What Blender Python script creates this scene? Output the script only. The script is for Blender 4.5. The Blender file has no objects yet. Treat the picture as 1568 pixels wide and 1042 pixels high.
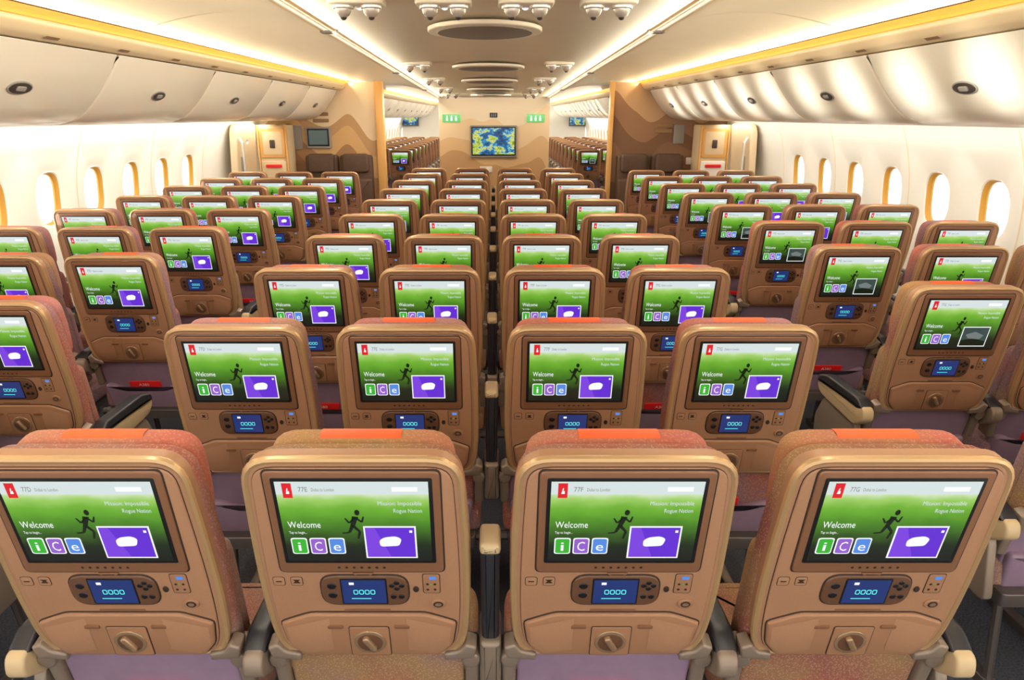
import bpy, bmesh, math, random
from mathutils import Vector, Matrix
random.seed(4)
S = bpy.context.scene
COL = S.collection

# ------------------------------------------------------------------ materials
def lin(c):
    c = c/255.0
    return c/12.92 if c <= 0.04045 else ((c+0.055)/1.055)**2.4
def rgb(r, g, b): return (lin(r), lin(g), lin(b), 1.0)

def mat(name, col, rough=0.5, metal=0.0, noise=0.0, nscale=40, bump=0.0, coat=0.0):
    m = bpy.data.materials.new(name); m.use_nodes = True
    nt = m.node_tree; b = nt.nodes['Principled BSDF']
    b.inputs['Base Color'].default_value = col
    b.inputs['Roughness'].default_value = rough
    b.inputs['Metallic'].default_value = metal
    b.inputs['Coat Weight'].default_value = coat
    b.inputs['Coat Roughness'].default_value = 0.12
    if noise > 0 or bump > 0:
        tc = nt.nodes.new('ShaderNodeTexCoord')
        n = nt.nodes.new('ShaderNodeTexNoise'); n.inputs['Scale'].default_value = nscale
        n.inputs['Detail'].default_value = 3
        nt.links.new(tc.outputs['Object'], n.inputs['Vector'])
        if noise > 0:
            r = nt.nodes.new('ShaderNodeValToRGB')
            r.color_ramp.elements[0].position = 0.3; r.color_ramp.elements[1].position = 0.7
            r.color_ramp.elements[0].color = tuple(c*(1-noise) for c in col[:3])+(1,)
            r.color_ramp.elements[1].color = tuple(min(1, c*(1+noise)) for c in col[:3])+(1,)
            nt.links.new(n.outputs['Fac'], r.inputs['Fac'])
            nt.links.new(r.outputs['Color'], b.inputs['Base Color'])
        if bump > 0:
            bp = nt.nodes.new('ShaderNodeBump'); bp.inputs['Strength'].default_value = bump
            bp.inputs['Distance'].default_value = 0.002
            nt.links.new(n.outputs['Fac'], bp.inputs['Height'])
            nt.links.new(bp.outputs['Normal'], b.inputs['Normal'])
    return m

def emat(name, col, strength=1.0, rough=0.15):
    m = bpy.data.materials.new(name); m.use_nodes = True
    b = m.node_tree.nodes['Principled BSDF']
    b.inputs['Base Color'].default_value = (0.01, 0.01, 0.01, 1)
    b.inputs['Roughness'].default_value = rough
    b.inputs['IOR'].default_value = 1.6
    b.inputs['Emission Color'].default_value = col
    b.inputs['Emission Strength'].default_value = strength
    return m

def fabric(name, cols, speck, amount=0.45):
    m = bpy.data.materials.new(name); m.use_nodes = True
    nt = m.node_tree; b = nt.nodes['Principled BSDF']
    b.inputs['Roughness'].default_value = 0.9
    oi = nt.nodes.new('ShaderNodeObjectInfo')
    cr = nt.nodes.new('ShaderNodeValToRGB')
    el = cr.color_ramp.elements
    while len(el) < len(cols): el.new(0.5)
    for i, c in enumerate(cols):
        el[i].position = i/(len(cols)-1); el[i].color = c
    tc = nt.nodes.new('ShaderNodeTexCoord')
    n0 = nt.nodes.new('ShaderNodeTexNoise'); n0.inputs['Scale'].default_value = 4
    nt.links.new(tc.outputs['Object'], n0.inputs['Vector'])
    ad = nt.nodes.new('ShaderNodeMath'); ad.operation = 'MULTIPLY_ADD'
    nt.links.new(n0.outputs['Fac'], ad.inputs[0]); ad.inputs[1].default_value = 0.9
    sb = nt.nodes.new('ShaderNodeMath'); sb.operation = 'MULTIPLY_ADD'
    nt.links.new(oi.outputs['Random'], sb.inputs[0]); sb.inputs[1].default_value = 0.8; sb.inputs[2].default_value = -0.35
    nt.links.new(sb.outputs[0], ad.inputs[2])
    nt.links.new(ad.outputs[0], cr.inputs['Fac'])
    v = nt.nodes.new('ShaderNodeTexVoronoi'); v.inputs['Scale'].default_value = 190
    nt.links.new(tc.outputs['Object'], v.inputs['Vector'])
    r2 = nt.nodes.new('ShaderNodeValToRGB')
    r2.color_ramp.elements[0].position = 0.22; r2.color_ramp.elements[0].color = (1, 1, 1, 1)
    r2.color_ramp.elements[1].position = 0.48; r2.color_ramp.elements[1].color = (0, 0, 0, 1)
    nt.links.new(v.outputs['Distance'], r2.inputs['Fac'])
    ml = nt.nodes.new('ShaderNodeMath'); ml.operation = 'MULTIPLY'; ml.inputs[1].default_value = amount
    nt.links.new(r2.outputs['Color'], ml.inputs[0])
    mx = nt.nodes.new('ShaderNodeMix'); mx.data_type = 'RGBA'
    nt.links.new(ml.outputs[0], mx.inputs['Factor'])
    nt.links.new(cr.outputs['Color'], mx.inputs['A']); mx.inputs['B'].default_value = speck
    nt.links.new(mx.outputs['Result'], b.inputs['Base Color'])
    bp = nt.nodes.new('ShaderNodeBump'); bp.inputs['Strength'].default_value = 0.4; bp.inputs['Distance'].default_value = 0.0015
    nt.links.new(v.outputs['Distance'], bp.inputs['Height']); nt.links.new(bp.outputs['Normal'], b.inputs['Normal'])
    return m

M = {}
M['shell'] = mat('bronze_plastic', rgb(164, 122, 92), 0.44, 0.05, noise=0.04, nscale=300, bump=0.12)
M['shell2'] = mat('bronze_plastic_facet', rgb(156, 114, 84), 0.42, 0.05)
M['rim'] = mat('gold_rim', rgb(196, 160, 116), 0.28, 0.45)
M['bezel'] = mat('bezel_bronze', rgb(134, 94, 68), 0.38, 0.15)
M['gap'] = mat('dark_gap', rgb(46, 30, 22), 0.6)
M['black'] = mat('black_plastic', rgb(24, 22, 24), 0.35)
M['hand'] = mat('handset_bronze', rgb(106, 74, 54), 0.32, 0.15)
M['bracket'] = mat('bracket_grey', rgb(140, 124, 110), 0.4, 0.3)
M['fabric'] = fabric('seat_fabric', [rgb(134, 76, 68), rgb(146, 114, 76), rgb(130, 100, 114), rgb(152, 86, 72), rgb(140, 108, 98)], rgb(196, 156, 122))
M['head'] = fabric('headrest_fabric', [rgb(172, 94, 80), rgb(160, 124, 80), rgb(160, 112, 114), rgb(176, 96, 80), rgb(166, 122, 96)], rgb(206, 154, 126), .35)
M['orange'] = mat('orange_leather', rgb(224, 92, 40), 0.5, noise=0.06, nscale=60)
M['pocket'] = mat('mauve_leather', rgb(142, 118, 140), 0.42, noise=0.06, nscale=30, bump=0.3)
M['red'] = mat('red_card', rgb(226, 32, 36), 0.4)
M['white'] = mat('white_print', rgb(240, 236, 228), 0.5)
M['armpad'] = mat('armrest_leather', rgb(40, 40, 46), 0.35)
M['armside'] = mat('armrest_beige', rgb(194, 170, 132), 0.4)
M['leg'] = mat('seat_leg_metal', rgb(110, 102, 98), 0.35, 0.7)
M['knob'] = mat('latch_metal', rgb(168, 138, 108), 0.25, 0.5)
M['s_white'] = emat('screen_white', rgb(250, 252, 252), 1.0)
M['s_head'] = emat('screen_header', rgb(220, 232, 232), 0.95)
M['s_red'] = emat('screen_red', rgb(226, 30, 40), 1.0)
M['s_grey'] = emat('screen_grey', rgb(120, 130, 130), 0.9)
M['s_dark'] = emat('screen_dark', rgb(20, 34, 18), 0.7)
M['s_green'] = emat('screen_green', rgb(60, 180, 50), 1.0)
M['s_violet'] = emat('screen_violet', rgb(150, 96, 206), 1.0)
M['s_blue'] = emat('screen_blue', rgb(84, 140, 226), 1.0)
M['s_purple'] = emat('screen_purple', rgb(100, 44, 212), 1.0)
M['s_purple2'] = emat('screen_purple_light', rgb(124, 66, 224), 1.0)
M['s_navy'] = emat('lcd_navy', rgb(28, 52, 118), 0.9)
M['s_cyan'] = emat('lcd_cyan', rgb(90, 240, 235), 1.2)
M['s_photo'] = emat('screen_photo', rgb(60, 80, 76), 0.9)

def screen_mat():
    m = bpy.data.materials.new('screen_meadow'); m.use_nodes = True
    nt = m.node_tree; b = nt.nodes['Principled BSDF']
    b.inputs['Base Color'].default_value = (0.01, 0.01, 0.01, 1); b.inputs['Roughness'].default_value = 0.15; b.inputs['IOR'].default_value = 1.6
    uv = nt.nodes.new('ShaderNodeUVMap'); sp = nt.nodes.new('ShaderNodeSeparateXYZ')
    nt.links.new(uv.outputs['UV'], sp.inputs[0])
    n = nt.nodes.new('ShaderNodeTexNoise'); n.inputs['Scale'].default_value = 5
    nt.links.new(uv.outputs['UV'], n.inputs['Vector'])
    ma = nt.nodes.new('ShaderNodeMath'); ma.operation = 'MULTIPLY_ADD'; ma.inputs[1].default_value = 0.12
    nt.links.new(n.outputs['Fac'], ma.inputs[0]); nt.links.new(sp.outputs['Y'], ma.inputs[2])
    r = nt.nodes.new('ShaderNodeValToRGB'); el = r.color_ramp.elements
    data = [(0.05, (16, 22, 16)), (0.26, (26, 38, 20)), (0.40, (52, 88, 26)), (0.58, (80, 142, 34)), (0.74, (112, 178, 50)), (0.85, (162, 208, 104)), (0.92, (210, 230, 190))]
    while len(el) < len(data): el.new(0.5)
    for i, (p, c) in enumerate(data): el[i].position = p; el[i].color = rgb(*c)
    nt.links.new(ma.outputs[0], r.inputs['Fac'])
    nt.links.new(r.outputs['Color'], b.inputs['Emission Color']); b.inputs['Emission Strength'].default_value = 1.0
    return m
M['screen'] = screen_mat()

# ------------------------------------------------------------------ mesh builder
class MB:
    def __init__(s): s.v = []; s.f = []; s.m = []; s.uv = {}; s.names = []
    def mi(s, name):
        if name not in s.names: s.names.append(name)
        return s.names.index(name)
    def add(s, vs, fs, m, uv=None):
        o = len(s.v); k = s.mi(m); s.v += [tuple(p) for p in vs]
        for i, f in enumerate(fs):
            s.f.append([a+o for a in f]); s.m.append(k)
            if uv: s.uv[len(s.f)-1] = [uv[a] for a in f]
    def mesh(s, name, angle=35):
        me = bpy.data.meshes.new(name); me.from_pydata(s.v, [], s.f)
        for n in s.names: me.materials.append(M[n])
        me.polygons.foreach_set('material_index', s.m)
        if s.uv:
            ul = me.uv_layers.new(name='UVMap')
            for fi, u in s.uv.items():
                p = me.polygons[fi]
                for j, li in enumerate(p.loop_indices): ul.data[li].uv = u[j]
        bm = bmesh.new(); bm.from_mesh(me); bmesh.ops.recalc_face_normals(bm, faces=bm.faces); bm.to_mesh(me); bm.free()
        me.polygons.foreach_set('use_smooth', [True]*len(me.polygons))
        me.set_sharp_from_angle(angle=math.radians(angle))
        me.update(); return me
    def obj(s, name, loc=(0, 0, 0), angle=35):
        o = bpy.data.objects.new(name, s.mesh(name, angle)); o.location = loc; COL.objects.link(o); return o

def area(o): return sum(o[i-1][0]*o[i][1]-o[i][0]*o[i-1][1] for i in range(len(o)))
def rpoly(pts, rad, seg=4):
    if not isinstance(rad, (list, tuple)): rad = [rad]*len(pts)
    if area(pts) < 0: pts = pts[::-1]; rad = list(rad)[::-1]
    out = []; n = len(pts)
    for i in range(n):
        p0 = Vector(pts[i-1]); p = Vector(pts[i]); p1 = Vector(pts[(i+1) % n]); r = rad[i]
        if r <= 0: out.append(tuple(p)); continue
        a = (p0-p); b = (p1-p); la = min(r, a.length*0.49); lb = min(r, b.length*0.49)
        A = p+a.normalized()*la; B = p+b.normalized()*lb
        for k in range(seg+1):
            t = k/seg; q = A*(1-t)**2+p*2*t*(1-t)+B*t*t; out.append((q.x, q.y))
    return out
def rect(x0, x1, y0, y1, r=0.0, seg=3): return rpoly([(x0, y0), (x1, y0), (x1, y1), (x0, y1)], r, seg)
def ell(cx, cy, a, b, n=20): return [(cx+a*math.cos(2*math.pi*k/n), cy+b*math.sin(2*math.pi*k/n)) for k in range(n)]
def off(o, d):
    if abs(d) < 1e-9: return list(o)
    n = len(o); r = []
    for i in range(n):
        tx = o[(i+1) % n][0]-o[i-1][0]; ty = o[(i+1) % n][1]-o[i-1][1]; l = math.hypot(tx, ty) or 1
        r.append((o[i][0]-ty/l*d, o[i][1]+tx/l*d))
    return r
def plate(mb, o, w0, w1, bev, m, T, bev0=0.0, seg=3):
    if area(o) < 0: o = o[::-1]
    rings = []
    if bev0 > 0:
        for k in range(seg, 0, -1):
            a = k/seg*math.pi/2; rings.append((bev0*(1-math.cos(a)), w0+bev0-bev0*math.sin(a)))
        rings.append((0, w0+bev0))
    else: rings.append((0, w0))
    if bev > 0:
        rings.append((0, w1-bev))
        for k in range(1, seg+1):
            a = k/seg*math.pi/2; rings.append((bev*(1-math.cos(a)), w1-bev+bev*math.sin(a)))
    else: rings.append((0, w1))
    n = len(o); vs = []; fs = []
    for (d, w) in rings:
        for p in off(o, d): vs.append(T(p[0], p[1], w))
    for j in range(len(rings)-1):
        for i in range(n):
            k = (i+1) % n; fs.append([j*n+i, j*n+k, (j+1)*n+k, (j+1)*n+i])
    fs.append(list(range(n))[::-1]); fs.append([(len(rings)-1)*n+i for i in range(n)])
    mb.add(vs, fs, m)
def tube_loop(mb, o, wc, r, m, T, seg=8):
    if area(o) < 0: o = o[::-1]
    n = len(o); vs = []; fs = []
    for k in range(seg):
        a = 2*math.pi*k/seg
        for p in off(o, r*math.cos(a)): vs.append(T(p[0], p[1], wc+r*math.sin(a)))
    for j in range(seg):
        for i in range(n):
            k = (i+1) % n; jj = (j+1) % seg; fs.append([j*n+i, j*n+k, jj*n+k, jj*n+i])
    mb.add(vs, fs, m)
def tube(mb, pts, r, m, seg=8):
    pts = [Vector(p) for p in pts]; vs = []; fs = []; N = len(pts)
    for i, p in enumerate(pts):
        d = (pts[min(i+1, N-1)]-pts[max(i-1, 0)]).normalized()
        u = d.orthogonal().normalized() if i == 0 else (u-d*u.dot(d)).normalized()
        w = d.cross(u)
        for k in range(seg):
            a = 2*math.pi*k/seg; vs.append(p+u*r*math.cos(a)+w*r*math.sin(a))
    for i in range(N-1):
        for k in range(seg):
            q = (k+1) % seg; fs.append([i*seg+k, i*seg+q, (i+1)*seg+q, (i+1)*seg+k])
    fs.append(list(range(seg))); fs.append([(N-1)*seg+k for k in range(seg)])
    mb.add(vs, fs, m)
def flat(mb, o, w, m, T, uv=None): mb.add([T(p[0], p[1], w) for p in o], [list(range(len(o)))], m, uv)
def dome(mb, c, r, h, m, axis=-1, seg=14, rings=4):
    vs = []; fs = []
    for j in range(rings):
        a = j/rings*math.pi/2
        for k in range(seg):
            t = 2*math.pi*k/seg; vs.append((c[0]+r*math.cos(a)*math.cos(t), c[1]+r*math.cos(a)*math.sin(t), c[2]+axis*h*math.sin(a)))
    vs.append((c[0], c[1], c[2]+axis*h))
    for j in range(rings-1):
        for k in range(seg):
            q = (k+1) % seg; fs.append([j*seg+k, j*seg+q, (j+1)*seg+q, (j+1)*seg+k])
    for k in range(seg): fs.append([(rings-1)*seg+k, (rings-1)*seg+(k+1) % seg, len(vs)-1])
    fs.append(list(range(seg))); mb.add(vs, fs, m)

_tc = {}
def text_geo(body):
    if body in _tc: return _tc[body]
    c = bpy.data.curves.new('txt', 'FONT'); c.body = body; c.size = 1.0; c.resolution_u = 2
    o = bpy.data.objects.new('txt', c); COL.objects.link(o)
    dg = bpy.context.evaluated_depsgraph_get(); me = o.evaluated_get(dg).to_mesh()
    vs = [(v.co.x, v.co.y) for v in me.vertices]; fs = [list(p.vertices) for p in me.polygons]
    o.evaluated_get(dg).to_mesh_clear(); bpy.data.objects.remove(o); bpy.data.curves.remove(c)
    _tc[body] = (vs, fs); return vs, fs
def text(mb, body, x, y, h, w, m, T, width=None):
    vs, fs = text_geo(body)
    if not vs: return
    x0 = min(v[0] for v in vs); x1 = max(v[0] for v in vs)
    sx = h if width is None else width/(x1-x0)
    mb.add([T(x+(v[0]-x0)*sx, y+v[1]*h, w) for v in vs], fs, m)

# ------------------------------------------------------------------ seat
SN, CS = 0.184, 0.983
def TB(u, v, w):
    s = 0.545-v
    return (u, -0.0287+SN*s-CS*w, 1.166-CS*s-SN*w)
def XYZ_x(y, z, x): return (x, y, z)     # outline in (y,z), extruded in x
def XYZ_z(x, y, z): return (x, y, z)

SHELL = rpoly([(-.176, 0), (.176, 0), (.202, .045), (.211, .16), (.210, .33), (.202, .534), (-.202, .534), (-.210, .33), (-.211, .16), (-.202, .045)],
              [.03, .03, .05, .12, .15, .062, .062, .15, .12, .05], 6)

def arm_down(mb, x, aisle=False):
    pr = rpoly([(.03, .60), (.10, .555), (.40, .57), (.44, .60), (.43, .635), (.36, .65), (.12, .655), (.04, .65)], .02, 3)
    plate(mb, pr, x-.022, x+.022, .008, 'armside' if aisle else 'bracket', XYZ_x, .008)
    pad = rpoly([(.05, .646), (.09, .630), (.38, .628), (.440, .615), (.432, .650), (.36, .672), (.10, .675)], .012, 3)
    plate(mb, pad, x-.025, x+.025, .009, 'armpad', XYZ_x, .009)
    if aisle:
        pn = rpoly([(.06, .36), (.42, .36), (.44, .45), (.38, .565), (.10, .565)], .03, 3)
        plate(mb, pn, x-.014, x+.014, .006, 'bracket', XYZ_x, .006)
def arm_up(mb, x):
    T = TB
    plate(mb, rpoly([(x-.019, -.02), (x+.019, -.02), (x+.020, .29), (x-.020, .29)], .01, 3), -.075, -.015, .012, 'armpad', T, .012)
    plate(mb, rpoly([(x-.022, .283), (x+.022, .283), (x+.021, .312), (x-.021, .312)], .010, 3), -.078, -.008, .012, 'armside', T, .012)
    plate(mb, rpoly([(x-.024, -.12), (x+.024, -.12), (x+.024, .03), (x-.024, .03)], .01, 3), -.10, .0, .012, 'bracket', T, .012)

def build_seat(name, arms, variant=0):
    mb = MB(); T = TB
    # --- cushion behind the shell
    cush = rpoly([(-.203, -.10), (.203, -.10), (.212, .10), (.216, .30), (.201, .521), (-.201, .521), (-.216, .30), (-.212, .10)], [.02, .02, .08, .1, .07, .07, .1, .08], 5)
    plate(mb, cush, -.080, -.024, .016, 'fabric', T, .022, 4)
    head = rpoly([(-.174, .27), (.174, .27), (.188, .40), (.182, .507), (-.182, .507), (-.188, .40)], [.04, .04, .06, .06, .06, .06], 5)
    plate(mb, head, -.150, -.086, .020, 'head', T, .028, 4)
    low = rpoly([(-.20, -.12), (.20, -.12), (.205, .24), (-.205, .24)], .04, 4)
    plate(mb, low, -.13, -.075, .01, 'fabric', T, .03, 4)
    # orange leather strap on headrest top
    n = 8; vs = []; fs = []
    prof = []
    for k in range(n+1):
        a = math.pi*(0.12+0.60*k/n); prof.append((-.117+.0325*math.cos(a), .485+.0240*math.sin(a)))
    for (w, v) in prof:
        for u in (-.080, -.040, 0, .040, .080): vs.append(T(u, v, w))
    for k in range(n):
        for j in range(4): fs.append([k*5+j, k*5+j+1, (k+1)*5+j+1, (k+1)*5+j])
    mb.add(vs, fs, 'orange')
    # --- shell
    plate(mb, SHELL, -.036, -.001, .010, 'shell', T, .004, 4)
    tube_loop(mb, off(SHELL, .004), -.006, .0080, 'rim', T, 8)
    plate(mb, off(SHELL, .0165), -.004, .001, .002, 'gap', T)
    plate(mb, off(SHELL, .0175), -.004, .0035, .003, 'shell', T)
    # screen bezel
    def SV(s): return .545-s
    plate(mb, rect(-.166, .166, SV(.292), SV(.030), .014, 4), .0, .0048, .001, 'gap', T)
    plate(mb, rect(-.1630, .1630, SV(.289), SV(.033), .012, 4), .0, .0078, .003, 'bezel', T)
    plate(mb, rect(-.149, .149, SV(.262), SV(.047), .004, 2), .0, .0084, .0005, 'black', T)
    # display
    x0, x1, yb, yt = -.1415, .1415, SV(.2555), SV(.0545)
    def D(a, b): return (x0+(x1-x0)*a, yb+(yt-yb)*b)
    def DT(a, b, w):
        p = D(a, b); return T(p[0], p[1], w)
    mb.add([DT(0, 0, .0092), DT(1, 0, .0092), DT(1, 1, .0092), DT(0, 1, .0092)], [[0, 1, 2, 3]], 'screen', [(0, 0), (1, 0), (1, 1), (0, 1)])
    flat(mb, rect(0, 1, .85, 1), .0096, 's_head', DT)
    flat(mb, rect(.045, .108, .81, .985), .0100, 's_red', DT)
    flat(mb, rpoly([(.066, .86), (.090, .86), (.088, .90), (.080, .885), (.083, .93), (.076, .925), (.071, .89)], .005, 2), .0104, 's_white', DT)
    text(mb, {0: "77F", 1: "77G", 2: "77D", 3: "77E"}[variant % 4], .15, .885, .08, .0100, 's_grey', DT, .06)
    text(mb, "Dubai to London", .235, .89, .055, .0100, 's_grey', DT, .15)
    flat(mb, rect(.76, .93, .885, .940), .0100, 's_white', DT)
    text(mb, "Mission: Impossible", .66, .72, .07, .0100, 's_head', DT, .29)
    text(mb, "Rogue Nation", .76, .63, .07, .0100, 's_head', DT, .19)
    text(mb, "Welcome", .04, .44, .115, .0100, 's_white', DT, .22)
    text(mb, "Tap to begin...", .04, .365, .045, .0100, 's_white', DT, .12)
    for i, (mm, ch) in enumerate([('s_green', 'i'), ('s_violet', 'C'), ('s_blue', 'e')]):
        a = .04+i*.128
        flat(mb, rpoly([(a, .10), (a+.112, .10), (a+.112, .31), (a, .31)], .02, 2), .0098, 's_white', DT)
        flat(mb, rpoly([(a+.008, .112), (a+.104, .112), (a+.104, .298), (a+.008, .298)], .018, 2), .0102, mm, DT)
        text(mb, ch, a+(.044 if ch == 'i' else .03), .145, .17, .0106, 's_white', DT, .022 if ch == 'i' else .052)
    # inset picture window
    flat(mb, rect(.545, .90, .045, .46), .0098, 's_white', DT)
    if variant < 4:
        flat(mb, rect(.556, .889, .062, .443), .0102, 's_purple', DT)
        flat(mb, [(.556, .062), (.72, .062), (.62, .443), (.556, .443)], .01035, 's_purple2', DT)
        flat(mb, rpoly([(.65, .20), (.78, .21), (.80, .30), (.76, .335), (.68, .32), (.645, .28)], .025, 3), .0106, 's_white', DT)
        flat(mb, rect(.855, .875, .38, .41), .0106, 's_white', DT)
    else:
        flat(mb, rect(.556, .889, .062, .443), .0102, 's_photo', DT)
        flat(mb, rpoly([(.56, .07), (.88, .07), (.88, .16), (.72, .22), (.56, .18)], .0, 3), .0104, 's_dark', DT)
        flat(mb, rpoly([(.60, .30), (.72, .36), (.84, .28), (.80, .20), (.64, .22)], .02, 3), .0106, 's_grey', DT)
    # runner silhouette
    def limb(p, q, t):
        P = Vector(p); Q = Vector(q); d = (Q-P); nn = Vector((-d.y, d.x)).normalized()*t
        flat(mb, [tuple(P+nn), tuple(P-nn), tuple(Q-nn*.7), tuple(Q+nn*.7)], .0098, 's_dark', DT)
    limb((.50, .58), (.475, .46), .022); limb((.475, .47), (.52, .39), .014); limb((.52, .39), (.505, .30), .010)
    limb((.475, .47), (.45, .38), .014); limb((.45, .38), (.40, .37), .010); limb((.50, .57), (.455, .50), .010)
    limb((.455, .50), (.43, .56), .008); limb((.50, .57), (.54, .51), .010); limb((.54, .51), (.555, .58), .008)
    flat(mb, ell(.515, .63, .018, .036, 10), .0098, 's_dark', DT)
    # bezel bottom dots + latch
    for k in range(7):
        flat(mb, ell(-.045+k*.015, SV(.2745), .003, .003, 8), .0084, 'gap', T)
    plate(mb, rpoly([(-.022, SV(.292)), (.022, SV(.292)), (.014, SV(.301)), (-.014, SV(.301))], .004, 2), .002, .0075, .002, 'bezel', T)
    flat(mb, rect(-.012, .012, SV(.2965), SV(.2945)), .0079, 'gap', T)
    # icons left
    for u in (-.172, -.136):
        plate(mb, rect(u-.0125, u+.0125, SV(.330), SV(.305), .006, 3), .002, .0042, .0006, 'gap', T)
        plate(mb, rect(u-.0113, u+.0113, SV(.3288), SV(.3062), .005, 3), .002, .0046, .0006, 'shell', T)
    flat(mb, rect(-.178, -.166, SV(.319), SV(.316)), .0050, 'gap', T)
    flat(mb, rpoly([(-.144, SV(.322)), (-.128, SV(.322)), (-.136, SV(.313))], 0), .0050, 'gap', T)
    flat(mb, rpoly([(-.144, SV(.312)), (-.128, SV(.312)), (-.136, SV(.319))], 0), .0051, 'gap', T)
    # jack panel right
    plate(mb, rect(.118, .154, SV(.352), SV(.296), .006, 3), .002, .0042, .0006, 'gap', T)
    plate(mb, rect(.1195, .1525, SV(.3505), SV(.2975), .005, 3), .002, .0048, .0006, 'shell2', T)
    flat(mb, rect(.132, .146, SV(.312), SV(.303)), .0052, 's_blue', T)
    for (u, s) in ((.128, .325), (.143, .325), (.128, .34), (.143, .34)):
        flat(mb, ell(u, SV(s), .003, .003, 8), .0052, 'gap', T)
    flat(mb, ell(.1355, SV(.325), .002, .002, 6), .0053, 's_green', T)
    # handset
    plate(mb, rect(-.091, .091, SV(.386), SV(.297), .035, 6), .002, .0050, .001, 'gap', T)
    plate(mb, rect(-.0885, .0885, SV(.3835), SV(.2995), .033, 6), .002, .0080, .003, 'hand', T)
    plate(mb, rect(-.048, .046, SV(.378), SV(.305), .003, 2), .004, .0090, .0006, 'black', T)
    flat(mb, rect(-.045, .043, SV(.3745), SV(.3085)), .0094, 's_navy', T)
    for k in range(4):
        tube_loop(mb, rect(-.022+k*.0115, -.022+k*.0115+.008, SV(.348), SV(.337), .002, 2), .0096, .0008, 's_cyan', T, 4)
    flat(mb, rect(-.028, .012, SV(.3620), SV(.3600)), .0096, 's_cyan', T)
    flat(mb, rect(-.030, -.020, SV(.322), SV(.315)), .0096, 's_white', T)
    for s in (.327, .353):
        plate(mb, ell(-.066, SV(s), .0095, .0085, 14), .006, .0095, .002, 'black', T)
    for (u, s) in ((.066, .318), (.066, .334), (.056, .326), (.076, .326)):
        plate(mb, ell(u, SV(s), .0058, .0058, 10), .006, .0095, .0015, 'black', T)
    for u in (.058, .074):
        plate(mb, ell(u, SV(.357), .0065, .0065, 12), .006, .0095, .0015, 'black', T)
    # headphone jack
    plate(mb, ell(.148, SV(.382), .0165, .0135, 18), .002, .0068, .002, 'shell2', T)
    plate(mb, ell(.148, SV(.382), .0105, .0085, 14), .004, .0074, .0006, 'gap', T)
    flat(mb, ell(.148, SV(.382), .007, .005, 12), .0078, 'knob', T)
    plate(mb, ell(.104, SV(.34), .006, .008, 10), .002, .006, .001, 'gap', T)
    plate(mb, rect(-.048, .048, SV(.407), SV(.398), .003, 2), .002, .0042, .0004, 'bezel', T)
    # lower tray-table panel
    lowp = rpoly([(-.150, .008), (.150, .008), (.178, .045), (.187, .112), (.150, .128), (.120, .140), (-.120, .140), (-.150, .128), (-.187, .112), (-.178, .045)], [.01]*10, 2)
    plate(mb, lowp, .0, .0055, .001, 'gap', T)
    plate(mb, off(lowp, .0025), .0, .012, .006, 'shell2', T)
    # side facets
    for sg in (-1, 1):
        vs = [T(sg*.080, .128, .0125), T(sg*.173, .100, .0125), T(sg*.168, .045, .0125), T(sg*.140, .018, .0125), T(sg*.118, .072, .026), T(sg*.080, .03, .0125)]
        mb.add(vs, [[0, 1, 4], [1, 2, 4], [2, 3, 4], [3, 5, 4], [5, 0, 4]], 'shell')
    # latch knob
    plate(mb, rect(-.043, .043, .014, .104, .006, 3), .004, .0135, .0006, 'gap', T)
    plate(mb, rect(-.0415, .0415, .0155, .1025, .005, 3), .004, .0145, .001, 'shell2', T)
    plate(mb, ell(0, .058, .034, .034, 24), .008, .0170, .002, 'knob', T)
    plate(mb, ell(0, .058, .027, .027, 24), .008, .0175, .001, 'hand', T)
    tt = lambda u, v, w: T(u*math.cos(.5)-(v-.058)*math.sin(.5), .058+u*math.sin(.5)+(v-.058)*math.cos(.5), w)
    plate(mb, rect(-.007, .007, .036, .080, .006, 3), .012, .026, .004, 'knob', tt)
    for sg in (-1, 1):
        plate(mb, rect(sg*.070-.016, sg*.070+.016, .098, .108, .003, 2), .010, .0150, .0005, 'bezel', T)
    # --- brackets / hinges
    for sg in (-1, 1):
        plate(mb, rpoly([(sg*.155, -.012), (sg*.220, -.004), (sg*.226, .030), (sg*.203, .040), (sg*.188, .018), (sg*.155, .010)], .006, 2), -.03, .010, .006, 'bracket', T, .004)
        plate(mb, ell(sg*.212, -.022, .020, .024, 14), -.06, .004, .006, 'bracket', T, .004)
        plate(mb, rpoly([(sg*.198, -.14), (sg*.228, -.14), (sg*.230, -.03), (sg*.198, -.03)], .01, 2), -.07, -.01, .008, 'bracket', T, .006)
    # --- lower back + literature pocket
    plate(mb, rpoly([(-.196, -.20), (.196, -.20), (.196, .02), (-.196, .02)], .02, 3), -.05, -.022, .008, 'pocket' if variant in (0, 2, 5) else 'fabric', T, .006)
    plate(mb, rpoly([(-.075, -.21), (.075, -.21), (.075, -.122), (-.075, -.122)], .003, 2), -.024, -.014, .001, 'red', T)
    text(mb, "A380", -.03, -.146, .020, -.0130, 'white', T, .05)
    pk = rpoly([(-.180, -.27), (.180, -.27), (.192, -.138), (.17, -.128), (.10, -.156), (-.10, -.156), (-.17, -.128), (-.192, -.138)], .02, 3)
    plate(mb, pk, -.03, .0, .012, 'pocket', T, .004, 4)
    # --- seat pan
    plate(mb, rpoly([(-.215, .12), (.215, .12), (.22, .50), (.19, .545), (-.19, .545), (-.22, .50)], [.03, .03, .06, .04, .04, .06], 4), .37, .47, .035, 'fabric', XYZ_z, .02, 4)
    plate(mb, rpoly([(-.20, .08), (.20, .08), (.20, .50), (-.20, .50)], .02, 3), .33, .375, .004, 'leg', XYZ_z)
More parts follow.
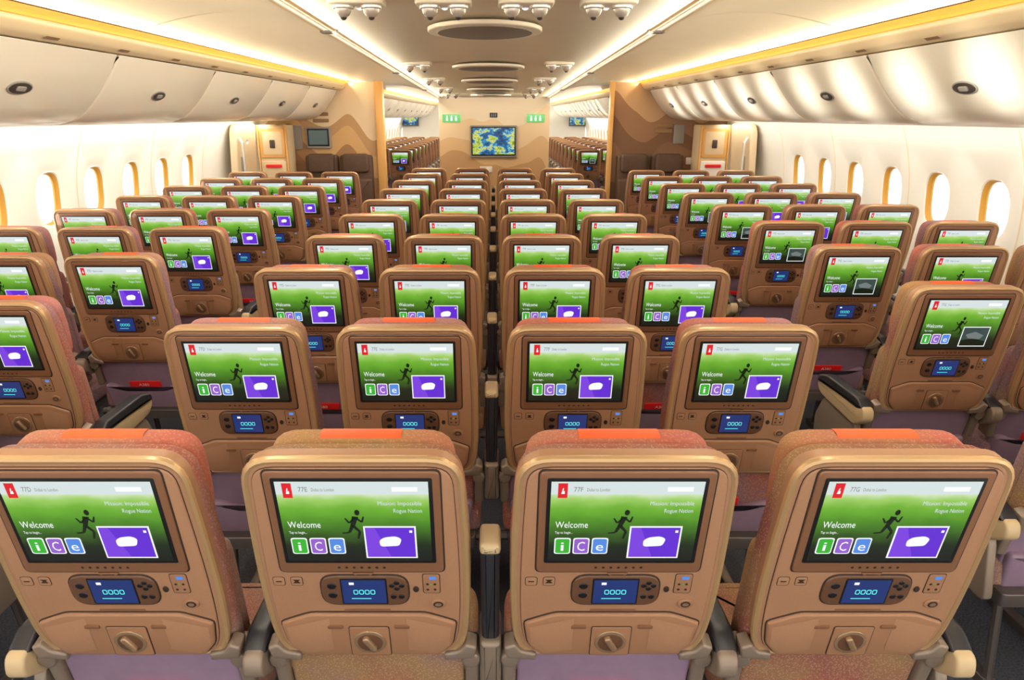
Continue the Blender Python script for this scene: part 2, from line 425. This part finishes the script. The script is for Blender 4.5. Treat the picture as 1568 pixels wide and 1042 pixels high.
    for sx in (-.15, .15):
        tube(mb, [(sx, .15, .34), (sx, .11, .03)], .014, 'leg'); tube(mb, [(sx, .42, .34), (sx, .46, .03)], .014, 'leg')
        plate(mb, rect(sx-.02, sx+.02, .06, .52, .008, 2), .0, .035, .004, 'leg', XYZ_z)
    tube(mb, [(-.24, .14, .345), (.24, .14, .345)], .018, 'leg')
    for (x, kind) in arms:
        if kind == 'down': arm_down(mb, x)
        elif kind == 'aisle': arm_down(mb, x, True)
        else: arm_up(mb, x)
    return mb.mesh(name)

W = .510
A = W/2
me_c1 = build_seat('passenger_seat_a', [(-A, 'aisle'), (A, 'down')], 2)
me_c2 = build_seat('passenger_seat_b', [(A, 'up')], 3)
me_c3 = build_seat('passenger_seat_c', [], 0)
me_c4 = build_seat('passenger_seat_d', [(-A, 'down'), (A, 'aisle')], 1)
me_l = build_seat('passenger_seat_e', [(A, 'aisle'), (-A, 'down')], 2)
me_m = build_seat('passenger_seat_f', [(-A, 'down')], 3)
me_r = build_seat('passenger_seat_g', [(-A, 'aisle'), (A, 'down')], 5)
me_rm = build_seat('passenger_seat_h', [(A, 'down')], 2)
def seat(me, x, y):
    o = bpy.data.objects.new('passenger_seat', me); o.location = (x, y, 0); COL.objects.link(o)
for i in range(10):
    y = 1.153+.807*i
    for me, x in ((me_c1, -1.5*W), (me_c2, -A), (me_c3, A), (me_c4, 1.5*W)): seat(me, x, y)
for i in range(9):
    y = 1.44+.80*i
    if y < 8.1:
        for me, x in ((me_l, -1.70), (me_m, -1.70-W), (me_m, -1.70-2*W)): seat(me, x, y)
    y = 1.663+.80*i
    if y < 8.1:
        for k, x in enumerate((1.74, 1.74+W, 1.74+2*W)): seat(me_r if k == 0 else me_rm, x, y)
for i in range(11):   # next cabin
    y = 13.0+.81*i
    for me, x in ((me_c1, -1.5*W), (me_c4, 1.5*W), (me_l, -1.70), (me_m, -1.70-W), (me_m, -1.70-2*W), (me_r, 1.74), (me_rm, 1.74+W), (me_rm, 1.74+2*W)): seat(me, x, y)

# ------------------------------------------------------------------ room materials
M['wall'] = mat('sidewall_white', rgb(242, 238, 226), 0.45, noise=0.015, nscale=3)
M['ceil'] = mat('ceiling_cream', rgb(238, 228, 204), 0.4, noise=0.02, nscale=2)
M['ceilc'] = mat('ceiling_center_cream', rgb(232, 220, 190), 0.38, noise=0.02, nscale=2)
M['bin'] = mat('bin_cream', rgb(236, 228, 208), 0.25, noise=0.01, nscale=3, coat=0.3)
M['rail'] = mat('bin_rail', rgb(238, 216, 172), 0.4)
M['seam'] = mat('seam_tan', rgb(150, 120, 84), 0.6)
M['gold'] = mat('window_reveal_gold', rgb(206, 152, 56), 0.4, 0.1)
M['carpet'] = mat('carpet', rgb(60, 62, 72), 0.95, noise=0.6, nscale=160, bump=0.8)
M['cove'] = emat('cove_orange', rgb(255, 162, 36), 1.5)
M['strip'] = emat('ceiling_trim_glow', rgb(255, 244, 220), 1.0)  # glossy pale trim; emission added to make it look bright
M['grille'] = mat('grille_taupe', rgb(134, 124, 112), 0.6, noise=0.15, nscale=300)
M['chrome'] = mat('chrome', rgb(226, 220, 208), 0.22, 0.6)
M['dark'] = mat('latch_dark', rgb(72, 62, 56), 0.35, 0.2)
M['grey'] = mat('grey_plastic', rgb(150, 146, 140), 0.5)
M['jump'] = mat('jumpseat_brown', rgb(92, 70, 56), 0.6, noise=0.08)
M['doorw'] = mat('door_cream', rgb(218, 196, 158), 0.5, noise=0.03, nscale=3)
M['post'] = mat('post_tan', rgb(220, 170, 98), 0.4)
M['sgreen'] = emat('exit_green', rgb(120, 215, 120), 1.0)
M['clockb'] = mat('clock_black', rgb(30, 28, 28), 0.3)

def dune(name, cols):
    m = bpy.data.materials.new(name); m.use_nodes = True
    nt = m.node_tree; b = nt.nodes['Principled BSDF']; b.inputs['Roughness'].default_value = 0.5
    tc = nt.nodes.new('ShaderNodeTexCoord'); sp = nt.nodes.new('ShaderNodeSeparateXYZ')
    nt.links.new(tc.outputs['Object'], sp.inputs[0])
    cx = nt.nodes.new('ShaderNodeCombineXYZ'); nt.links.new(sp.outputs['X'], cx.inputs['X'])
    zz = nt.nodes.new('ShaderNodeMath'); zz.operation = 'MULTIPLY'; zz.inputs[1].default_value = .35
    nt.links.new(sp.outputs['Z'], zz.inputs[0]); nt.links.new(zz.outputs[0], cx.inputs['Z'])
    n = nt.nodes.new('ShaderNodeTexNoise'); n.inputs['Scale'].default_value = 1.7; n.inputs['Detail'].default_value = 0.5
    nt.links.new(cx.outputs[0], n.inputs['Vector'])
    ma = nt.nodes.new('ShaderNodeMath'); ma.operation = 'MULTIPLY_ADD'; ma.inputs[1].default_value = 1.3
    nt.links.new(n.outputs['Fac'], ma.inputs[0]); nt.links.new(sp.outputs['Z'], ma.inputs[2])
    mm = nt.nodes.new('ShaderNodeMath'); mm.operation = 'MULTIPLY'; mm.inputs[1].default_value = 0.36
    nt.links.new(ma.outputs[0], mm.inputs[0])
    r = nt.nodes.new('ShaderNodeValToRGB'); r.color_ramp.interpolation = 'CONSTANT'; el = r.color_ramp.elements
    while len(el) < len(cols): el.new(0.5)
    for i, (p, c) in enumerate(cols): el[i].position = p; el[i].color = rgb(*c)
    nt.links.new(mm.outputs[0], r.inputs['Fac']); nt.links.new(r.outputs['Color'], b.inputs['Base Color'])
    return m
M['dune_l'] = dune('dune_mural_left', [(0, (150, 112, 78)), (.60, (168, 128, 88)), (.70, (212, 174, 122)), (.78, (192, 154, 110)), (.83, (232, 212, 178))])
M['dune_r'] = dune('dune_mural_right', [(0, (112, 80, 58)), (.60, (138, 102, 74)), (.72, (126, 92, 66)), (.80, (156, 118, 88)), (.88, (198, 164, 126))])
M['dune_c'] = dune('dune_mural_center', [(0, (196, 154, 108)), (.60, (220, 182, 134)), (.70, (232, 204, 164)), (.84, (238, 220, 192))])

def tv_mat():
    m = bpy.data.materials.new('tv_picture'); m.use_nodes = True
    nt = m.node_tree; b = nt.nodes['Principled BSDF']; b.inputs['Base Color'].default_value = (.01, .01, .01, 1); b.inputs['Roughness'].default_value = .2
    tc = nt.nodes.new('ShaderNodeTexCoord')
    mp = nt.nodes.new('ShaderNodeMapping'); mp.inputs['Location'].default_value = (1.3, 0, .4); mp.inputs['Scale'].default_value = (1, 1, 1.5)
    nt.links.new(tc.outputs['Object'], mp.inputs['Vector'])
    n = nt.nodes.new('ShaderNodeTexNoise'); n.inputs['Scale'].default_value = 4.5; n.inputs['Detail'].default_value = 8; n.inputs['Roughness'].default_value = .7
    nt.links.new(mp.outputs[0], n.inputs['Vector'])
    r = nt.nodes.new('ShaderNodeValToRGB'); el = r.color_ramp.elements
    d = [(.36, (6, 34, 60)), (.46, (16, 86, 140)), (.515, (46, 166, 206)), (.53, (226, 216, 92)), (.58, (150, 176, 60)), (.66, (40, 88, 50))]
    while len(el) < len(d): el.new(.5)
    for i, (p, c) in enumerate(d): el[i].position = p; el[i].color = rgb(*c)
    nt.links.new(n.outputs['Fac'], r.inputs['Fac']); nt.links.new(r.outputs['Color'], b.inputs['Emission Color']); b.inputs['Emission Strength'].default_value = 1.1
    return m
M['tv'] = tv_mat()

# ------------------------------------------------------------------ room shell
Y0, Y1 = -1.0, 25.0
def box(mb, x0, x1, y0, y1, z0, z1, m, r=0.0):
    if r > 0: plate(mb, rect(x0, x1, y0, y1, r, 2), z0, z1, r*.8, m, XYZ_z, r*.8, 2)
    else: plate(mb, [(x0, y0), (x1, y0), (x1, y1), (x0, y1)], z0, z1, 0, m, XYZ_z)
mb = MB(); box(mb, -3.15, 3.15, Y0, Y1, -.06, 0, 'carpet'); mb.obj('floor')

def WX(z): return 3.2-.35*(z-1.05)**2
WIN_Y = [.9+.6*k for k in range(12)] + [13.2+.6*k for k in range(19)]
WZ0, WZ1, WZC = .80, 1.60, 1.17
HW, HH = .145, .195
def wall(sx, name):
    mb = MB()
    def strip(ya, yb, za, zb, n=6):
        vs = []; fs = []
        for k in range(n+1):
            z = za+(zb-za)*k/n; vs += [(sx*WX(z), ya, z), (sx*WX(z), yb, z)]
        for k in range(n): fs.append([2*k, 2*k+1, 2*k+3, 2*k+2])
        mb.add(vs, fs, 'wall')
    strip(Y0, Y1, 0, WZ0, 8); strip(Y0, Y1, WZ1, 2.45, 6)
    cur = Y0
    for yc in WIN_Y:
        if yc-.3 > cur+1e-4: strip(cur, yc-.3, WZ0, WZ1, 8)
        cur = yc+.3
        per = []
        K = 10; zb, zt = WZ0-WZC, WZ1-WZC
        for k in range(K): per.append((-.3+.6*k/K, zb))
        for k in range(K): per.append((.3, zb+(zt-zb)*k/K))
        for k in range(K): per.append((.3-.6*k/K, zt))
        for k in range(K): per.append((-.3, zt-(zt-zb)*k/K))
        N = len(per); vs = []; fs = []
        # moulded surround: the panel dishes outward toward each window
        for t in (0, .08, .25, .45, .7, 1):
            for (py, pz) in per:
                a = math.atan2(pz/HH, py/HW); c, s_ = math.cos(a), math.sin(a); e = 2/2.7
                iy = HW*math.copysign(abs(c)**e, c); iz = HH*math.copysign(abs(s_)**e, s_)
                y = iy+(py-iy)*t; z = iz+(pz-iz)*t
                bump = .034*(1-t)**2
                vs.append((sx*(WX(WZC+z)+bump), yc+y, WZC+z))
        for j in range(5):
            for i in range(N): k = (i+1) % N; fs.append([j*N+i, j*N+k, (j+1)*N+k, (j+1)*N+i])
        mb.add(vs, fs, 'wall')
    strip(cur, Y1, WZ0, WZ1, 8)
    for k in range(20):
        y = Y0+1.2*k+.40
        if y > 8: break
        for z0 in range(0, 17):
            za = z0*.1; zb = za+.1
            mb.add([(sx*(WX(za)-.001), y-.005, za), (sx*(WX(za)-.001), y+.005, za), (sx*(WX(zb)-.001), y+.005, zb), (sx*(WX(zb)-.001), y-.005, zb)], [[0, 1, 2, 3]], 'rail')
    return mb.obj(name, angle=60)
wall(-1, 'wall_left'); wall(1, 'wall_right')
wi = 0
for sx in (-1, 1):
    for yc in WIN_Y:
        wi += 1; mb = MB(); N = 36; vs = []; fs = []
        for (dx, sc) in ((.030, 1.0), (.038, .96), (.064, .93), (.070, .90), (.082, .90)):
            for k in range(N):
                a = 2*math.pi*k/N; c, s_ = math.cos(a), math.sin(a); e = 2/2.7
                y = HW*sc*math.copysign(abs(c)**e, c); z = HH*sc*math.copysign(abs(s_)**e, s_)
                vs.append((sx*(WX(WZC+z)+dx), yc+y, WZC+z))
        for j in range(4):
            for i in range(N): k = (i+1) % N; fs.append([j*N+i, j*N+k, (j+1)*N+k, (j+1)*N+i])
        mb.add(vs, fs[:N], 'wall'); mb.add(vs, fs[N:], 'gold')
        mb.obj('window_%d' % wi)

# ceiling
def HC(y): return 1.75+.43-.020*(min(max(y, -1), 11.4)-3.85)
mb = MB()
box(mb, -3.2, 3.2, Y0, Y1, 2.42, 2.46, 'ceil')
segs = [-1.0, .0, 1.27, 2.6, 3.93, 5.27, 6.6, 7.93, 9.27, 10.6, 11.4]
def ceil_seg(ya, yb, far=False):
    g = .005
    for sx in (-1, 1):
        prof0 = []; prof1 = []
        for (y, pr) in ((ya+g, prof0), (yb-g, prof1)):
            zi = HC(y) if not far else 2.2
            n = 10
            for k in range(n+1):
                t = k/n; x = .885+(1.845-.885)*t; z = zi+.02+(2.175-zi-.02)*t+.075*math.sin(math.pi*t)
                pr.append((sx*x, y, z))
            pr.append((sx*1.845, y, 2.20))
        n = len(prof0); vs = prof0+prof1; fs = [[i, i+1, n+i+1, n+i] for i in range(n-1)]
        mb.add(vs, fs, 'ceil')
    z0, z1 = (HC(ya), HC(yb)) if not far else (2.2, 2.2)
    vs = []; cx = [(-.83, .0), (-.80, -.004), (-.45, .010), (0, .016), (.45, .010), (.80, -.004), (.83, .0)]
    for (x, dz) in cx: vs.append((x, ya+g, z0+dz))
    for (x, dz) in cx: vs.append((x, yb-g, z1+dz))
    mb.add(vs, [[i, i+1, i+8, i+7] for i in range(6)], 'ceilc')
for a, b in zip(segs[:-1], segs[1:]): ceil_seg(a, b)
for k in range(10): ceil_seg(11.4+k*1.36, 11.4+(k+1)*1.36, True)
mb.obj('ceiling', angle=50)
# pale trim beside the centre panel, with an added glow
tn = 0
for sx in (-1, 1):
    tn += 1; mb = MB()
    vs = []
    for y in (-1.0, 11.4):
        z = HC(y)
        vs += [(sx*.808, y, z+.01), (sx*.820, y, z-.014), (sx*.838, y, z-.014), (sx*.838, y, z-.008), (sx*.872, y, z-.008), (sx*.872, y, z-.014), (sx*.890, y, z-.010), (sx*.896, y, z+.03)]
    mb.add(vs, [[0, 1, 9, 8], [1, 2, 10, 9], [2, 3, 11, 10]], 'seam')
    mb.add(vs, [[3, 4, 12, 11]], 'strip'); mb.add(vs, [[4, 5, 13, 12], [5, 6, 14, 13], [6, 7, 15, 14]], 'rail')
    for y in (1.27, 3.93, 6.6, 9.27):
        z = HC(y); box(mb, min(sx*.808, sx*.895), max(sx*.808, sx*.895), y-.03, y+.03, z-.020, z-.005, 'grey', .006)
    mb.obj('trim_%d' % tn)
# cove strip + rail
for sx in (-1, 1):
    tn += 1; mb = MB()
    T = lambda a, b, w, sx=sx: (sx*a, w, b)
    plate(mb, rpoly([(1.965, 2.060), (1.925, 2.080), (1.895, 2.115), (1.895, 2.136), (2.2, 2.136), (2.2, 2.07)], [.008, .01, .006, .004, 0, 0], 2), Y0, Y1, 0, 'rail', T)
    for k in range(14):
        y = 2.0+k*.62
        vs = [(sx*1.9405, y, 2.0705), (sx*1.9405, y+.10, 2.0705), (sx*1.9235, y+.10, 2.0800), (sx*1.9235, y, 2.0800)]
        mb.add([(p[0]-sx*.004, p[1], p[2]-.003) for p in vs], [[0, 1, 2, 3]], 'seam')
    mb.obj('trim_%d' % tn)
    mb = MB(); plate(mb, [(1.856, 2.150), (1.898, 2.137), (1.900, 2.172), (1.856, 2.172)], Y0, Y1, 0, 'cove', T); mb.obj('cove_light_strip')

# bins
BIN = rpoly([(3.02, 1.735), (2.60, 1.700), (2.36, 1.695), (2.23, 1.735), (2.13, 1.83), (2.04, 1.94), (1.97, 2.055), (2.4, 2.062), (2.80, 2.07)],
            [0, .1, .1, .08, .08, .08, .004, 0, 0], 5)
def bin_(sx, ya, yb):
    mb = MB(); T = lambda a, b, w: (sx*a, w, b)
    plate(mb, BIN, ya+.006, yb-.006, .012, 'bin', T, .012, 3)
    yc = (ya+yb)/2
    c = Vector((sx*2.098, yc, 1.868)); t = Vector((sx*-.63, 0, .775)); nn = Vector((-sx*.775, 0, -.63)); yv = Vector((0, 1, 0))
    TT = lambda a, b, w: tuple(c+yv*a+t*b+nn*w)
    plate(mb, ell(0, 0, .085, .036, 24), -.01, .004, .002, 'grey', TT)
    plate(mb, ell(0, 0, .076, .030, 24), -.01, .006, .002, 'dark', TT)
    plate(mb, rect(-.03, .03, -.012, .012, .008), .0, .012, .003, 'grey', TT)
    mb.obj('overhead_bin', angle=40)
bb = [-.07, 1.27, 2.6, 3.93, 5.27, 6.6, 7.93, 9.27]
for sx in (-1, 1):
    for a, b in zip(bb[:-1], bb[1:]): bin_(sx, a, b)
    for k in range(9): bin_(sx, 12.6+k*1.34, 12.6+(k+1)*1.34)

# ceiling service units
def psu(y, xs=(-.56, -.20, .14, .48)):
    z = HC(y)+.004
    for xc in xs:
        mb = MB()
        plate(mb, rect(xc-.115, xc+.115, y-.09, y+.09, .04, 4), z-.016, z+.006, 0, 'ceil', XYZ_z, .008)
        for dx in (-.058, .058):
            plate(mb, ell(xc+dx, y, .044, .044, 18), z-.028, z-.004, 0, 'chrome', XYZ_z, .005)
            dome(mb, (xc+dx, y, z-.026), .034, .036, 'chrome')
            dome(mb, (xc+dx, y, z-.058), .014, .012, 'dark')
        for dx in (-.06, 0, .06):
            dome(mb, (xc+dx, y+.062, z-.016), .014, .008, 'dark' if dx else 's_white')
        mb.obj('passenger_service_unit')
def speaker(y):
    z = HC(y)-.004; mb = MB()
    plate(mb, ell(-.04, y, .30, .38, 32), z-.010, z+.010, 0, 'ceil', XYZ_z, .008)
    plate(mb, ell(-.04, y, .250, .31, 32), z-.014, z-.002, 0, 'grille', XYZ_z, .003)
    mb.obj('ceiling_speaker_grille')
for i, y in enumerate([3.95, 6.15, 7.8, 9.4, 10.8]):
    speaker(y)
    if i == 0: psu(y-.80)
    else: psu(y-.30, (-.60, .52))

# ------------------------------------------------------------------ bulkheads
TW = lambda y: (lambda a, b, w: (a, y-w, b))   # outline in x,z; w toward camera
def bulk(x0, x1, y, name, m, top=2.2):
    mb = MB(); plate(mb, [(x0, 0), (x1, 0), (x1, top), (x0, top)], -.06, 0, 0, m, TW(y)); return mb.obj(name)
bulk(-3.04, -1.52, 9.42, 'wall_bulkhead_left', 'dune_l', 2.16)
bulk(1.55, 3.04, 9.42, 'wall_bulkhead_right', 'dune_r', 2.16)
bulk(-.86, .88, 11.4, 'wall_bulkhead_center', 'dune_c', 2.02)
for (x0, x1) in ((-1.52, -1.42), (1.50, 1.55)):
    tn += 1; mb = MB(); box(mb, x0, x1, 9.36, 9.50, 0, 2.17, 'post', .008); mb.obj('trim_%d' % tn)
mb = MB(); plate(mb, [(-3.15, 0), (3.15, 0), (3.15, 2.44), (-3.15, 2.44)], -.06, 0, 0, 'wall', TW(24.9)); mb.obj('wall_far')
mb = MB(); box(mb, -.86, -.82, 11.47, 12.8, 0, 2.06, 'dune_c'); box(mb, .84, .88, 11.47, 12.8, 0, 2.06, 'dune_c'); mb.obj('wall_monument')

def tv(x, z, w, h, y, name='wall_monitor', pic='tv'):
    mb = MB(); T = TW(y)
    plate(mb, rect(x-w/2-.04, x+w/2+.04, z-h/2-.05, z+h/2+.04, .02, 3), 0, .05, .01, 'grey', T)
    plate(mb, rect(x-w/2-.02, x+w/2+.02, z-h/2-.02, z+h/2+.02, .005, 2), .02, .054, .002, 'black', T)
    flat(mb, rect(x-w/2, x+w/2, z-h/2, z+h/2), .056, pic, T); mb.obj(name)
tv(.0, 1.365, .66, .40, 11.4)
tv(-2.85, 1.60, .5, .3, 24.8); tv(2.85, 1.60, .5, .3, 24.8)
tv(-2.28, 1.48, .24, .18, 9.42, 'wall_monitor', 's_photo')
def sign(x, z, w, h, y, m, name, tm=None):
    mb = MB(); T = TW(y)
    plate(mb, rect(x-w/2, x+w/2, z-h/2, z+h/2, .006, 2), 0, .02, .004, m, T)
    if tm:
        for k in (-1, 0, 1):
            flat(mb, ell(x+k*w*.25, z+h*.2, w*.05, h*.12, 8), .0215, tm, T); flat(mb, rect(x+k*w*.25-w*.06, x+k*w*.25+w*.06, z-h*.35, z+h*.05), .0215, tm, T)
    mb.obj(name)
sign(-.66, 1.715, .28, .12, 11.4, 'sgreen', 'exit_sign', 's_white'); sign(.66, 1.715, .28, .12, 11.4, 'sgreen', 'exit_sign', 's_white')
sign(0, 1.76, .12, .07, 11.4, 'clockb', 'wall_clock', 's_grey')
sign(-.12, .93, .2, .09, 11.4, 'white', 'safety_placard')
for (x, z, w, h, m) in ((-2.24, 1.69, .2, .045, 'seam'), (-2.24, 1.77, .2, .045, 'seam'), (-2.72, 1.07, .18, .1, 'white'), (-2.56, 1.48, .12, .30, 'grey'), (2.22, 1.56, .22, .05, 'seam'), (2.42, 1.52, .14, .24, 'grey'), (2.22, 1.63, .22, .05, 'seam'), (2.62, 1.18, .16, .09, 'white')):
    sign(x, z, w, h, 9.42, m, 'safety_placard')
def jump(x, y, z=1.06):
    mb = MB(); T = TW(y)
    plate(mb, rect(x-.21, x+.21, z-.55, z+.20, .04, 4), .0, .10, .03, 'jump', T)
    plate(mb, rect(x-.17, x+.17, z-.02, z+.22, .05, 4), .08, .16, .03, 'jump', T)
    plate(mb, rect(x-.20, x+.20, z-.60, z-.10, .03, 4), .10, .20, .03, 'jump', T)
    plate(mb, rect(x-.03, x+.03, z-.42, z-.30, .01, 2), .19, .21, .004, 'grey', T)
    mb.obj('crew_jump_seat')
for x in (-2.25, -1.80, 1.83, 2.28): jump(x, 9.42)
# exit doors and stowage
for n, sx in enumerate((-1, 1)):
    mb = MB(); T = lambda a, b, w: (sx*(3.13-w-.20*max(0, b-1.2)), a, b)
    plate(mb, rect(8.35, 9.05, .05, 1.66, .10, 5), 0, .08, .03, 'doorw', T)
    plate(mb, rect(8.42, 8.98, .25, .95, .06, 4), .06, .15, .04, 'doorw', T)
    plate(mb, ell(8.70, 1.35, .10, .13, 20), .06, .10, .01, 'grey', T); plate(mb, ell(8.70, 1.35, .075, .105, 20), .08, .104, .003, 's_white', T)
    plate(mb, rect(8.45, 8.55, 1.0, 1.3, .02, 3), .07, .13, .02, 'grey', T)
    tube(mb, [(sx*2.97, 8.40, 1.05), (sx*2.92, 8.36, 1.10), (sx*2.92, 8.36, 1.45), (sx*2.97, 8.40, 1.50)], .014, 'chrome')
    plate(mb, rect(8.60, 8.90, 1.0, 1.06, .01, 2), .07, .12, .01, 'red', T)
    mb.obj('door_%d' % (n+1))
    mb = MB()
    xa, xb = min(sx*2.60, sx*2.98), max(sx*2.60, sx*2.98)
    box(mb, xa, xb, 9.08, 9.40, 0, 1.64, 'doorw', .02)
    Tc = TW(9.08); xm = (xa+xb)/2
    plate(mb, rect(xm-.16, xm+.16, .75, 1.20, .03, 3), 0, .03, .01, 'white' if sx > 0 else 'doorw', Tc)
    plate(mb, rect(xm-.16, xm+.16, 1.24, 1.60, .03, 3), 0, .02, .006, 'post', Tc)
    plate(mb, rect(xm-.12, xm+.12, 1.28, 1.56, .02, 3), .015, .022, .002, 'doorw', Tc)
    plate(mb, rect(xm-.10, xm+.10, 1.12, 1.16, .01, 2), .03, .05, .005, 'red', Tc)
    plate(mb, rect(xm-.03, xm+.03, 1.36, 1.46, .01, 2), .02, .04, .005, 'dark', Tc)
    plate(mb, rect(xm-.19, xm-.165, .0, 1.64, .003, 2), 0, .03, .004, 'post', Tc)
    plate(mb, rect(xm+.165, xm+.19, .0, 1.64, .003, 2), 0, .03, .004, 'post', Tc)
    mb.obj('stowage_cabinet')

# ------------------------------------------------------------------ lights
def al(name, loc, d, wid, ln, power, col, axis=(0, 1, 0)):
    l = bpy.data.lights.new(name, 'AREA'); l.shape = 'RECTANGLE'; l.size = wid; l.size_y = ln; l.energy = power; l.color = col
    o = bpy.data.objects.new(name, l); COL.objects.link(o)
    Yv = Vector(axis).normalized(); Z = -Vector(d); Z = (Z-Yv*Z.dot(Yv)).normalized(); X = Yv.cross(Z)
    m = Matrix((X, Yv, Z)).transposed().to_4x4(); m.translation = Vector(loc); o.matrix_world = m; return o
SL = (0, 1, -.02)
for sx in (-1, 1):
    al('sidewall_wash_lamp', (sx*2.90, 4.2, 1.690), (sx*.3, 0, -.95), .05, 10.0, 44 if sx < 0 else 32, (1.0, .96, .88))
    al('cove_wash_lamp', (sx*1.850, 4.9, 2.134), (-sx*.86, 0, .5), .03, 11.5, 34, (1.0, .80, .48))
    al('sidewall_wash_lamp', (sx*2.90, 18.5, 1.690), (sx*.3, 0, -.95), .05, 11.0, 60, (1.0, .97, .9))
    al('ceiling_trim_fill', (sx*.86, 5.2, HC(5.2)-.04), (sx*.55, 0, -.8), .03, 12.0, 86 if sx < 0 else 62, (1.0, .94, .84), SL)  # added fill along the trim, tilted outward to brighten the bins
    al('center_panel_fill', (sx*.83, 5.2, HC(5.2)-.045), (-sx*.93, 0, .30), .02, 12.0, 24, (1.0, .92, .74), SL)  # added uplight with no fixture, lifts the dark centre panel
    al('cove_wash_lamp', (sx*1.850, 18.5, 2.134), (-sx*.86, 0, .5), .03, 11.5, 60, (1.0, .88, .70))
    al('ceiling_trim_fill', (sx*.86, 18.5, 2.14), (sx*.55, 0, -.8), .03, 12.0, 130, (1.0, .95, .86))  # same added trim fill for the next cabin
al('bulkhead_fill', (0, 10.5, 2.0), (0, .75, -.65), .1, 1.5, 6, (1.0, .9, .75), (1, 0, 0))  # added unseen fill aimed at the centre bulkhead, no fixture there
sl = bpy.data.lights.new('bin_streak_sun', 'SUN'); sl.energy = 9.0; sl.angle = math.radians(3.0); sl.color = (1, .97, .9)  # added sun aimed upward through left windows to streak the right bins
so = bpy.data.objects.new('bin_streak_sun', sl); COL.objects.link(so)
so.rotation_euler = Vector((1, .18, .130)).to_track_quat('-Z', 'Y').to_euler()

w = bpy.data.worlds.new('daylight'); S.world = w; w.use_nodes = True
bg = w.node_tree.nodes['Background']; bg.inputs[0].default_value = (1, .98, .95, 1); bg.inputs[1].default_value = 1.7

# ------------------------------------------------------------------ camera
cam = bpy.data.cameras.new('camera'); cam.lens = 24.3; cam.sensor_width = 36; cam.clip_start = .02
co = bpy.data.objects.new('camera', cam); co.location = (.008, 0, 1.75)
co.rotation_euler = (math.radians(90-18.0), 0, 0); cam.shift_x = .0175
COL.objects.link(co); S.camera = co
S.view_settings.view_transform = 'Standard'
S.view_settings.look = 'None'
S.view_settings.exposure = 0.0
